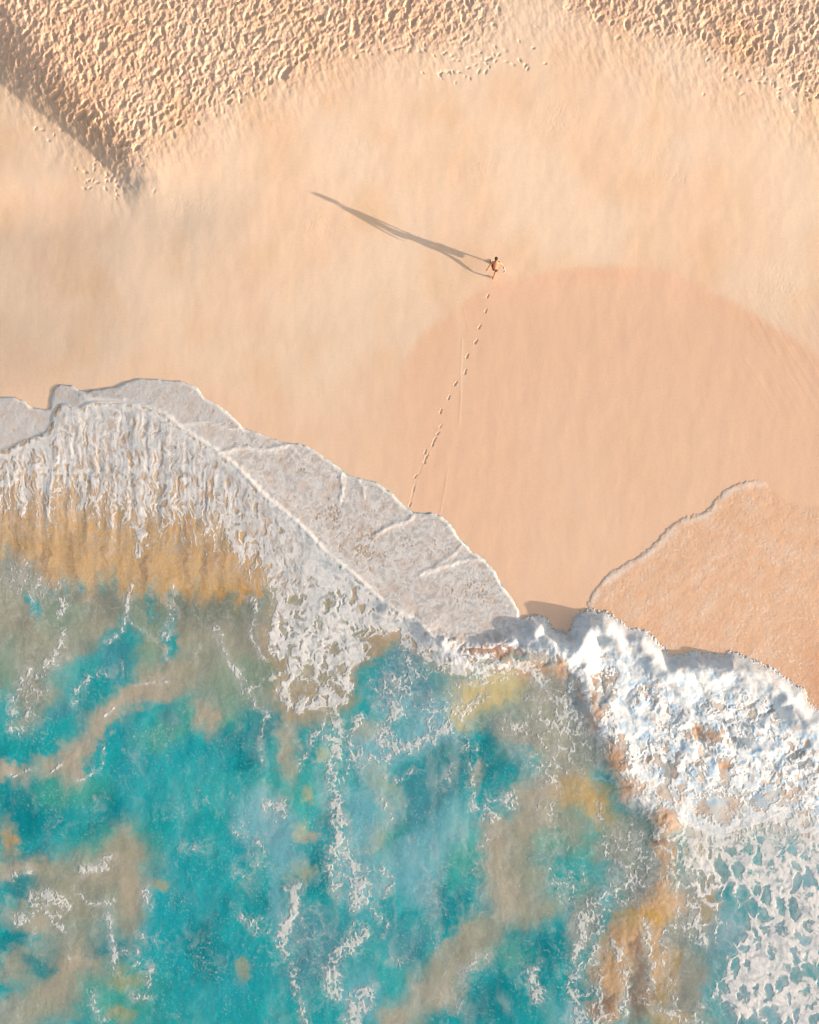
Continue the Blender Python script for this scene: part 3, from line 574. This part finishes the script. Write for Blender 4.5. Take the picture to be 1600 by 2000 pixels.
# the crisp rim of the sheet
F = np.where(d_r < 9, np.maximum(F, np.exp(-(d_r / 6) ** 2) * .4 - .1), F)
rim = np.exp(-((E - 2.5) / 1.9) ** 2) * ss(-.5, .3, w3 + .2) * (1 - kfr)
F = np.where(rim > .15, np.maximum(F, rim * .5 - .12), F)
print('tex', time.time() - T0)
# water colour with milk and streaks
C = interp(Cw, U + 9 * w3 + 14 * w1, V + 9 * w4 + 14 * w2)
milk = np.clip(ss(-.30, .04, F) * (.40 + .22 * stz + .2 * PT) + .5 * ss(.02, .5, fbm(U / 34 , V / 55, 4, 261)) * interp(np.clip(Wf * 1.6, 0, 1), U, V), 0, .75)
QU = U + 20 * w1 + 16 * fbm((U + 14 * w2) / 26, (V + 14 * w1) / 26, 3, 262, .6); QV = V + 20 * w2 + 16 * fbm((U + 14 * w1) / 26, (V - 14 * w2) / 26, 3, 263, .6)
netz = ss(10, 40, d_b) * ss(1120, 960, V) * ss(620, 560, U)
net3 = ss(.62, .92, 1 - np.clip((c2_ - c1_) * 1.9, 0, 1)) * netz * .6 * ss(-.3, .3, w1 + .6 * fb + .4 * ss(1080, 960, V))
thinl = ss(.62, .95, ridged(QU / 22, QV / 26, 3, 265, .6)) * ss(.02, .45, Wc + .35 * w1 + .15 * fbm(U/90,V/90,2,266)) * .45 * ss(10, 50, d_b)
hz = ss(.0, .5, fbm((U + 14 * w1) / 38, V / 120, 4, 267)) * ss(480, 620, U) * ss(1150, 980, U) * ss(1380, 1500, V) * .38
sea_m = ss(40, 120, d_b) * ss(1080, 1180, V)
cl1 = ss(-.25, .35, fbm(U / 75, V / 95, 3, 511) + .5 * Wc)
th1 = ss(.80, .97, ridged(QU / 30, QV / 38, 2, 515, .45)) * cl1 * .55
th2 = ss(.84, .98, ridged((QU + 8 * w3) / 13, (QV + 8 * w4) / 17, 2, 519, .45)) * ss(-.05, .5, fbm(U / 55, V / 80, 3, 521) + .4 * Wc) * .5
veil = ss(-.1, .55, fbm((U + 20 * w1) / 60, (V + 20 * w2) / 150, 4, 525, .6)) * .18
veil = veil + .36 * ss(0, .5, fbm((U + 20 * w1) / 22, (V + 20 * w2) / 50, 4, 529, .65)) * cl1
veil = veil + .42 * ss(1300, 1450, U) * ss(1560, 1660, V) * (.5 + .8 * fb)
milk = np.clip(milk + (th1 + th2 + veil) * sea_m, 0, .85)
milk = np.clip(milk + thinl + net3 + hz, 0, .8)[..., None]
cm = C * .35 + lin((206, 208, 206)) * .65
C = C * (1 - milk) + cm * milk
C = C * (1.06 + .12 * Kz)[..., None]
C = C * (1 + .10 * fbm(U / 14, V / 24, 4, 271) + .05 * fbm(U / 4, V / 4, 2, 275))[..., None]
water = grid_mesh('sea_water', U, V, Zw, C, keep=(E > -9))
water.data.materials.append(m_water)
water['label'] = 'turquoise sea water clouded with sand, breaking on the beach'; water['kind'] = 'structure'

# foam skin: stands a little above the water and dives under where there is none
gg_ = np.clip(stz * Gb + (1 - stz) * (sheet * Gs + (1 - sheet) * G), 0, 1) * ss(0, .1, F)
froth = 0.5 + .5 * fbm(U / 7 + V / 9, V / 5 - U / 12, 3, 281)
t_f = np.clip(F, -.5, .35)
lay = (0.005 + .003 * Kz + .002 * lobes - .0025 * stz) * ss(0, .30, F) * (.4 + .6 * froth) - .02 * ss(.02, -.10, F) + .003
smo = sheet * ss(520, 360, U) ; gg_ = gg_ * (1 - .7 * smo)
lay = lay * (1 - .45 * sheet) - sheet * .006 * (gg_ - .4) + (.007 - .0045 * stz) * (gg_ - .4) + sheet * (.008 * fbm((U + 8 * w1) / 30 - V / 30, (V + U) / 22, 4, 285, .6) + .004 * ridged(PU / 10 + PV / 10, (PV - PU) / 7, 2, 289))
lay += Kz * .007 * fbm(U / 6, V / 6, 3, 287)
Zf = Zw + lay
white = lin((248, 244, 240)); grey = lin((216, 207, 203)); warm = lin((222,198,180)); blue = lin((190,214,232))  # blue: tone of foam in skylit shade, put into its colour
g = np.clip(sheet + .55 * stz + (1 - Kz) * .25, 0, 1)[..., None]
Cf = white * (1 - g) + grey * g
gg = (stz * Gb + (1 - stz) * (sheet * Gs + (1 - sheet) * G))
kk = Kz[..., None]
lo_c = lin((194, 192, 194)) * g + lin((206, 214, 220)) * (1 - g); lo_c = lo_c * (1 - kk) + lin((208, 226, 240)) * kk; lo_c = lo_c * (1 - .22 * np.clip(stz + PT, 0, 1))[..., None]; hi_c = lin((254, 251, 249)) * (1 - kk) + lin((255, 252, 248)) * kk  # breaker low tone holds the blue of shaded foam
gk = (ss(.05, .75, gg) * (1 - .75 * smo) + .3 * smo)[..., None]; gk = gk * (1 - .35 * sheet[..., None]) + .15 * sheet[..., None]
Cf = (lo_c * (1 - gk) + hi_c * gk) * .8 + Cf * .2
mott = ss(-.1, .45, fbm((U + V) / 44, (V - U) / 26, 4, 293))[..., None] * sheet[..., None] * .32
Cf = Cf * (1 - mott) + lin((214, 186, 166)) * mott
bs = (stz * ss(.0, .45, fbm((U + 8 * w1) / 16, V / 60, 3, 294)))[..., None] * .5
Cf = Cf * (1 - bs) + lin((196, 206, 214)) * bs
bs = (stz * ss(.1, .45, fbm((U + 8 * w1) / 13, V / 34, 3, 296)))[..., None] * .55
Cf = Cf * (1 - bs) + lin((200, 168, 142)) * bs
thin = ss(.22, .0, F)[..., None]
Cf = Cf * (1 - .45 * thin) + (C * .6 + Cf * .4) * .45 * thin
wn_ = ss(.0, .5, fbm(U / 30, V / 30, 3, 291))[..., None]
Cf = Cf * (1 - .7 * lo[..., None]) + (lin((224, 226, 222)) * .72 + C * .28) * .7 * lo[..., None]
pk = (Kz * ss(-.02, .35, fbm((U + 10 * w3) / 26, (V + 10 * w4) / 22, 3, 295)))[..., None] * .75
Cf = Cf * (1 - pk) + lin((178, 210, 232)) * pk  # pale blue pockets: skylit shade of the breaker painted into the foam colour
pk = (Kz * ss(.22, .5, fbm((U + 10 * w4) / 28, (V + 10 * w3) / 26, 3, 297)))[..., None] * .7
Cf = Cf * (1 - pk) + lin((224, 196, 174)) * pk
Cf = Cf * (1 + .2 * Kz)[..., None]
fil = (Kz * ss(.80, .95, ridged(PU / 16, PV / 13, 3, 299, .6)))[..., None]
Cf = Cf * (1 - fil) + lin((255, 250, 246)) * 1.2 * fil
Cf = Cf * (1 - .35 * wn_) + (warm * g + blue * (1 - g)) * .35 * wn_
rimw = np.clip(rim * .8 + CRE * 1.2 + .8 * np.exp(-((d_r + 3 * w3) / 3.2) ** 2) * (1 - Kz), 0, .95)[..., None]; Cf = Cf * (1 - rimw) + white * rimw
al = .06 + .94 * ss(-.01, .16, F); al = al * (1 - .5 * Kz) + .5 * Kz * ss(-.02, .10, F); al = np.where(rimw[..., 0] > .3, np.maximum(al, .9), al)
al = al * (1 - .22 * sheet * ss(.2, .6, hn + .3 * w3 + .2))
al = np.clip(al, 0, 1)[..., None]; Cf = Cf * al + C * (1 - al)
foam = grid_mesh('sea_foam', U, V, Zf, Cf, keep=(F > -.08) & (E > -4))
foam.data.materials.append(m_foam)
foam['label'] = 'white and grey surf foam in sheets, lace and churned breakers'; foam['category'] = 'sea foam'; foam['kind'] = 'stuff'
print('sea', time.time() - T0)

# ------------------------------------------------------------------ thin wash on the right
ru = np.concatenate([np.arange(1130, 1684, GS), 1684 + np.cumsum(GS * 1.055 ** np.arange(1, 62)), 1684 + np.array([900, 1500, 9000, 50000])]); rv = np.arange(915, 1480, GS)
RU, RV = [a.astype(f4) for a in np.meshgrid(ru, rv)]
q3 = fbm(RU / 12, RV / 12, 3, 301); q1 = fbm(RU / 45, RV / 45, 3, 305)
dw = interp(d_wash, RU, RV) + 4 * q3 + 3 * q1 + 3 * fbm(RU / 5, RV / 5, 2, 343)
fadeR = ss(1560, 1440, RU + 30 * q1 + 10 * q3) + ss(940, 1120, RV + 20 * q1)
fadeR = np.clip(fadeR, 0, 1)
Zr = 0.013 * ss(-2.5, 5, dw) * fadeR + .012 * ss(10, 90, dw) - .05 * ss(0, -5, dw) - .03 * (1 - fadeR) * ss(60,0,dw) + .004
Zr += ss(0, 20, dw) * (.006 * fbm((RU + RV) / 26, (RV - RU) / 50, 4, 311) + .0045 * ridged((RU + 4 * q3) / 7, (RV + 4 * q1) / 6, 2, 315) + .005 * fbm(RU / 40, RV / 40, 3, 319))
bub = ss(.52, .78, fbm(RU / 3.4, RV / 2.6, 2, 321) * .7 + .5 * ss(-.3, .5, fbm(RU / 38, RV / 38, 3, 325)) + .18)
Cr = lin((248, 200, 164)) * np.ones(RU.shape + (1,))
k1 = ss(-.3, .5, fbm((RU + RV * .5) / 50, (RV - RU * .3) / 26, 4, 331))[..., None]
Cr = Cr * (1 - .6 * k1) + lin((250, 212, 182)) * .6 * k1
redd = (ss(1500, 1620, RU) * ss(1180, 1320, RV))[..., None] * .5
Cr = Cr * (1 - redd) + lin((224, 160, 118)) * redd
edge = np.exp(-((dw - 6) / 7) ** 2) * ss(-.45, .3, fbm(RU / 22, RV / 22, 3, 335) + .2) * fadeR
dash = ss(.60, .85, ridged((RU + 6 * q3) / 10, (RV + RU * .3 + 6 * q1) / 7, 2, 339)) * ss(-.1, .2, fbm(RU / 7, RV / 7, 2, 345)) * ss(-.25, .3, fbm(RU / 45, RV / 45, 3, 341)) * ss(4, 16, dw) * fadeR
e2 = np.clip(dash * .85 + bub * .3 + edge * .95 * (.5 + .5 * ridged(RU / 6, RV / 6, 2, 337)), 0, .85)[..., None]
Cr = Cr * (1 - e2) + lin((250, 236, 224)) * e2
Zr += .006 * e2[..., 0]
m_wash = surf_mat('thin_wash', .35, .35, 6, .04, 9, .002)
dO = interp(d_out, RU, RV)
wash = grid_mesh('shallow_water', RU, RV, Zr, Cr, keep=(dw > -6) & (dO < 14))
wash.data.materials.append(m_wash)
wash['label'] = 'thin sandy wash spreading over the beach behind the breaker'; wash['kind'] = 'structure'

# ------------------------------------------------------------------ the walker
def height_at(u, v):
    c = int(round((u - su[sE]) / GS)) + sE; r = int(round((v - sv[sE]) / GS)) + sE
    return float(Hs[r - 2:r + 3, c - 2:c + 3].mean())
PU0, PV0 = 965, 530
base = Vector(((PU0 - 800) / PPM, (1000 - PV0) / PPM, height_at(958, 530)))
def plain_mat(name, rgb, rough, spec=.3, var=.08, sc=30, sss=0):
    m, nt, b = new_mat(name); L = nt.links
    geo = nt.nodes.new('ShaderNodeTexCoord'); n = noise_node(nt, sc, 3, geo.outputs['Object'])
    rp = nt.nodes.new('ShaderNodeValToRGB'); c = np.array(rgb)
    rp.color_ramp.elements[0].color = (*np.clip(c * (1 - var * 2), 0, 1), 1); rp.color_ramp.elements[1].color = (*np.clip(c * (1 + var * 2), 0, 1), 1)
    L.new(n.outputs['Fac'], rp.inputs[0]); L.new(rp.outputs[0], b.inputs['Base Color'])
    b.inputs['Roughness'].default_value = rough; b.inputs['Specular IOR Level'].default_value = spec
    b.inputs['Subsurface Weight'].default_value = sss; b.inputs['Subsurface Radius'].default_value = (.02, .008, .004)
    return m
m_skin = plain_mat('skin', (.42, .175, .095), .5, .4, .05, 25, .1)
m_hair = plain_mat('hair', (.030, .018, .012), .6, .3, .3, 120)
m_short = plain_mat('short_fabric', (.085, .040, .038), .9, .1, .35, 40)
m_straw = plain_mat('woven_straw', (.80, .72, .62), .85, .2, .15, 90)
m_eye = plain_mat('eye', (.10, .07, .05), .2, .5, .1, 60)
class Shape:
    def __init__(s): s.v = []; s.f = []
    def loft(s, rings, n=20, caps=True, ax=(1, 0, 0)):
        # rings: (centre, ra, rb); ra lies along ax, rb across it
        P = [Vector(r[0]) for r in rings]; st = []
        for i, r in enumerate(rings):
            t = (P[min(i + 1, len(P) - 1)] - P[max(i - 1, 0)]).normalized()
            a = Vector(ax); a = a - t * a.dot(t)
            if a.length < .2: a = Vector((0, 1, 0)); a = a - t * a.dot(t)
            a.normalize(); b = t.cross(a); k0 = len(s.v)
            for k in range(n):
                w = 2 * math.pi * k / n; s.v.append(P[i] + a * (r[1] * math.cos(w)) + b * (r[2] * math.sin(w)))
            st.append(k0)
        for i in range(len(st) - 1):
            for k in range(n): s.f.append((st[i] + k, st[i] + (k + 1) % n, st[i + 1] + (k + 1) % n, st[i + 1] + k))
        if caps: s.f.append(tuple(st[0] + k for k in reversed(range(n)))); s.f.append(tuple(st[-1] + k for k in range(n)))
    def limb(s, pts, n=14):
        # pts: (point, radius); rounded tapering limb
        rings = []
        for (p, r), (q, t) in zip(pts[:-1], pts[1:]):
            for k in range(5):
                w = k / 5; rings.append((Vector(p).lerp(Vector(q), w), r + (t - r) * w, r + (t - r) * w))
        rings.append((Vector(pts[-1][0]), pts[-1][1], pts[-1][1])); s.loft(rings, n)
        for p, r in pts: s.ball(p, (r, r, r))
    def ball(s, c, r, n=14, m=9, rot=None):
        c = Vector(c); k0 = len(s.v)
        for j in range(m + 1):
            ph = math.pi * j / m
            for k in range(n):
                w = 2 * math.pi * k / n
                p = Vector((r[0] * math.sin(ph) * math.cos(w), r[1] * math.sin(ph) * math.sin(w), r[2] * math.cos(ph)))
                if rot: p = rot @ p
                s.v.append(c + p)
        for j in range(m):
            for k in range(n): s.f.append((k0 + j * n + k, k0 + (j + 1) * n + k, k0 + (j + 1) * n + (k + 1) % n, k0 + j * n + (k + 1) % n))
    def build(s, name, mat, parent=None, voxel=None, smooth=3, origin=(0, 0, 0)):
        me = bpy.data.meshes.new(name); me.from_pydata([tuple(v) for v in s.v], [], s.f); me.update()
        o = bpy.data.objects.new(name, me); COL.objects.link(o)
        if voxel:
            r = o.modifiers.new('r', 'REMESH'); r.mode = 'VOXEL'; r.voxel_size = voxel; r.use_smooth_shade = True
            if smooth:
                sm = o.modifiers.new('s', 'SMOOTH'); sm.iterations = smooth; sm.factor = .6
            dg = bpy.context.evaluated_depsgraph_get(); dg.update()
            m2 = bpy.data.meshes.new_from_object(o.evaluated_get(dg)); o.modifiers.clear(); o.data = m2; m2.name = name
        for p in o.data.polygons: p.use_smooth = True
        o.data.materials.clear(); o.data.materials.append(mat)
        if parent: o.parent = parent
        return o
from mathutils import Matrix
B = Shape()
lean = Vector((0, .36, .93)).normalized()
# trunk: pelvis to neck
B.loft([((0, -.02, .80), .10, .085), ((0, -.025, .86), .165, .115), ((0, -.02, .92), .165, .115), ((0, .01, 1.00), .138, .098), ((0, .05, 1.08), .135, .10), ((0, .095, 1.17), .155, .112),
        ((0, .14, 1.26), .175, .118), ((0, .175, 1.33), .175, .105), ((0, .20, 1.385), .13, .08), ((0, .225, 1.42), .07, .06)], 28)
for sx in (-1, 1):
    B.ball((sx * .085, -.085, .865), (.085, .08, .09))                 # seat
    B.ball((sx * .095, .105, 1.28), (.075, .05, .10), rot=Matrix.Rotation(-.35, 3, 'X'))   # shoulder blades
    B.ball((sx * .175, .185, 1.345), (.062, .06, .06))
B.limb([((0, .205, 1.37), .062), ((0, .255, 1.45), .055), ((-.005, .285, 1.50), .055)])
hc = Vector((-.01, .325, 1.575)); hr = Matrix.Rotation(-.35, 3, 'X') @ Matrix.Rotation(.06, 3, 'Z')
def hp(x, y, z): return hc + hr @ Vector((x, y, z))
B.ball(hp(0, -.005, .025), (.075, .092, .085), 20, 12, hr); B.ball(hp(0, .03, -.045), (.056, .065, .07), 16, 10, hr)
B.ball(hp(0, .072, -.095), (.028, .024, .022), rot=hr)
B.limb([(hp(0, .085, .01), .010), (hp(0, .112, -.03), .015)]); B.ball(hp(0, .092, -.062), (.022, .010, .009), rot=hr)
for sx in (-1, 1): B.ball(hp(sx * .077, -.005, -.01), (.010, .020, .032), rot=hr)
# legs
B.limb([((-.09, 0, .83), .088), ((-.105, .14, .67), .078), ((-.12, .275, .51), .058), ((-.135, .335, .40), .055), ((-.16, .40, .22), .040), ((-.175, .44, .10), .035)])
B.limb([((-.177, .40, .045), .033), ((-.18, .48, .045), .036), ((-.185, .56, .03), .036), ((-.19, .63, .022), .026)])
for k, (dx, L) in enumerate([(.028, .045), (.010, .040), (-.005, .035), (-.019, .028), (-.032, .020)]):
    B.limb([((-.19 + dx, .615, .02), .012), ((-.19 + dx, .635 + L, .014), .0095 if k else .013)], 8)
B.limb([((.09, -.01, .83), .088), ((.075, -.07, .66), .077), ((.055, -.125, .45), .057), ((.03, -.20, .36), .056), ((-.02, -.35, .26), .044), ((-.06, -.46, .19), .035)])
B.limb([((-.062, -.49, .165), .032), ((-.07, -.45, .10), .034), ((-.08, -.40, .035), .036), ((-.085, -.36, .025), .026)])
for k, (dx, L) in enumerate([(-.028, .045), (-.010, .042), (.005, .036), (.019, .030), (.032, .022)]):
    B.limb([((-.085 + dx, -.37, .02), .012), ((-.085 + dx, -.35 + L, .013), .0095 if k else .013)], 8)
# arms
B.limb([((-.19, .19, 1.34), .056), ((-.24, .14, 1.25), .047), ((-.325, .05, 1.12), .040), ((-.35, .02, 1.08), .041), ((-.44, -.10, .91), .027)])
B.limb([((.19, .19, 1.34), .056), ((.24, .16, 1.24), .047), ((.345, .11, 1.13), .040), ((.37, .09, 1.09), .041), ((.48, .01, .93), .027)])
def hand(wrist, d, n, curl, side):
    # d: direction to the knuckles, n: palm normal (fingers bend towards it)
    w = Vector(wrist); d = Vector(d).normalized(); n = Vector(n); n = (n - d * n.dot(d)).normalized(); s = d.cross(n) * side
    for k in range(4):
        o = (k - 1.5) * .019; L = (.036, .042, .039, .030)[k]
        k0 = w + d * .085 + s * o
        B.limb([(w + d * .01 + s * o * .5, .017), (k0, .0125)], 8)
        a = curl; p = k0; pts = [(p, .0098)]
        for j, f in enumerate((1, .72, .58)):
            dirn = d * math.cos(a) + n * math.sin(a); p = p + dirn * L * f; pts.append((p, .0092 - j * .0008)); a += curl
        B.limb(pts, 8)
    t0 = w + d * .025 + s * -.028; t1 = t0 + (d * .75 - s * .6 + n * .25).normalized() * .040; t2 = t1 + (d * .8 + n * .6).normalized() * .030
    B.limb([(t0, .014), (t1, .0115), (t2, .0095)], 8)
hand((-.44, -.10, .91), (-.32, -.42, -.85), (.6, .5, -.2), .30, 1)
hand((.48, .01, .93), (.12, -.28, -.95), (-.9, .1, .1), .95, -1)
person = B.build('person', m_skin, None, .0052, 2)
person['label'] = 'person striding barefoot up the beach, bare back, dark shorts, pale bag in the right hand'; person['category'] = 'person'
Hh = Shape()
Hh.ball(hp(0, -.018, .042), (.086, .100, .088), 20, 12, hr); Hh.ball(hp(0, -.055, -.02), (.076, .055, .075), 16, 10, hr); Hh.ball(hp(0, -.075, -.075), (.045, .03, .045), rot=hr)
rr = np.random.default_rng(3)
for _ in range(60):
    a = rr.uniform(0, 6.28); e = rr.uniform(.15, 1.5); q = Vector((math.cos(a) * math.cos(e) * .083, math.sin(a) * math.cos(e) * .094 - .018, math.sin(e) * .083 + .045))
    p = hc + hr @ q; Hh.limb([(p, .014), (p + (hr @ Vector((rr.normal(0, .01), -.022, .004))), .008)], 6)
Hh.build('hair', m_hair, person, .006, 1)
Sh = Shape()
Sh.loft([((0, -.02, .955), .152, .112), ((0, -.02, .93), .172, .125), ((0, -.03, .87), .180, .135), ((0, -.02, .80), .165, .12), ((0, 0, .76), .10, .08)], 28)
for sx in (-1, 1): Sh.ball((sx * .085, -.09, .86), (.084, .082, .092))
Sh.limb([((-.092, 0, .82), .098), ((-.102, .10, .71), .096), ((-.112, .175, .63), .098)]); Sh.limb([((.09, -.01, .82), .098), ((.08, -.055, .70), .096), ((.072, -.085, .60), .098)])
Sh.build('shorts', m_short, person, .008, 2)
for sx in (-1, 1):
    Ey = Shape(); Ey.ball(hp(sx * .030, .083, .005), (.011, .009, .009)); Ey.build('eye', m_eye, person)
person.location = base
# the bag in the right hand
bag = bpy.data.objects.new('beach_bag', None); COL.objects.link(bag)
bag.location = base + Vector((.52, -.05, .36)); bag['category'] = 'bag'
bag['label'] = 'pale woven beach bag hanging open from the right hand of the walker'
Bg = Shape(); ax = Vector((.12, 1, 0))
rings = [((0, 0, 0), .12, .045), ((0, 0, .015), .145, .055), ((0, 0, .10), .165, .066), ((0, 0, .20), .178, .070), ((0, 0, .25), .182, .070), ((0, 0, .252), .170, .059), ((0, 0, .20), .165, .058), ((0, 0, .10), .150, .054), ((0, 0, .02), .13, .045)]
P = Shape(); n_ = 32
for i, (c, a, b) in enumerate(rings):
    for k in range(n_):
        w = 2 * math.pi * k / n_; P.v.append(Vector(c) + Vector((.12, .99, 0)) * a * math.cos(w) + Vector((.99, -.12, 0)) * b * math.sin(w))
for i in range(len(rings) - 1):
    for k in range(n_): P.f.append((i * n_ + k, i * n_ + (k + 1) % n_, (i + 1) * n_ + (k + 1) % n_, (i + 1) * n_ + k))
P.f.append(tuple(range(n_))); P.f.append(tuple((len(rings) - 1) * n_ + k for k in range(n_)))
P.ball((-.004, 0, .15), (.052, .15, .092), 16, 8)
P.build('bag_body', m_straw, bag)
grip = Vector((.48 + .010, -.02, .93 - .105)) - Vector((.52, -.05, .36))
for sx in (-1, 1):
    S_ = Shape(); top = grip + Vector((sx * .006, 0, 0))
    S_.limb([(Vector((sx * .066, -.085, .19)), .007), (Vector((sx * .060, -.075, .26)), .007), (top + Vector((0, -.035, -.01)), .007), (top + Vector((0, 0, .0)), .008), (top + Vector((0, .035, -.01)), .007),
             (Vector((sx * .058, .095, .26)), .007), (Vector((sx * .066, .10, .19)), .007)], 8)
    S_.build('strap', m_straw, bag)
print('done', time.time() - T0)
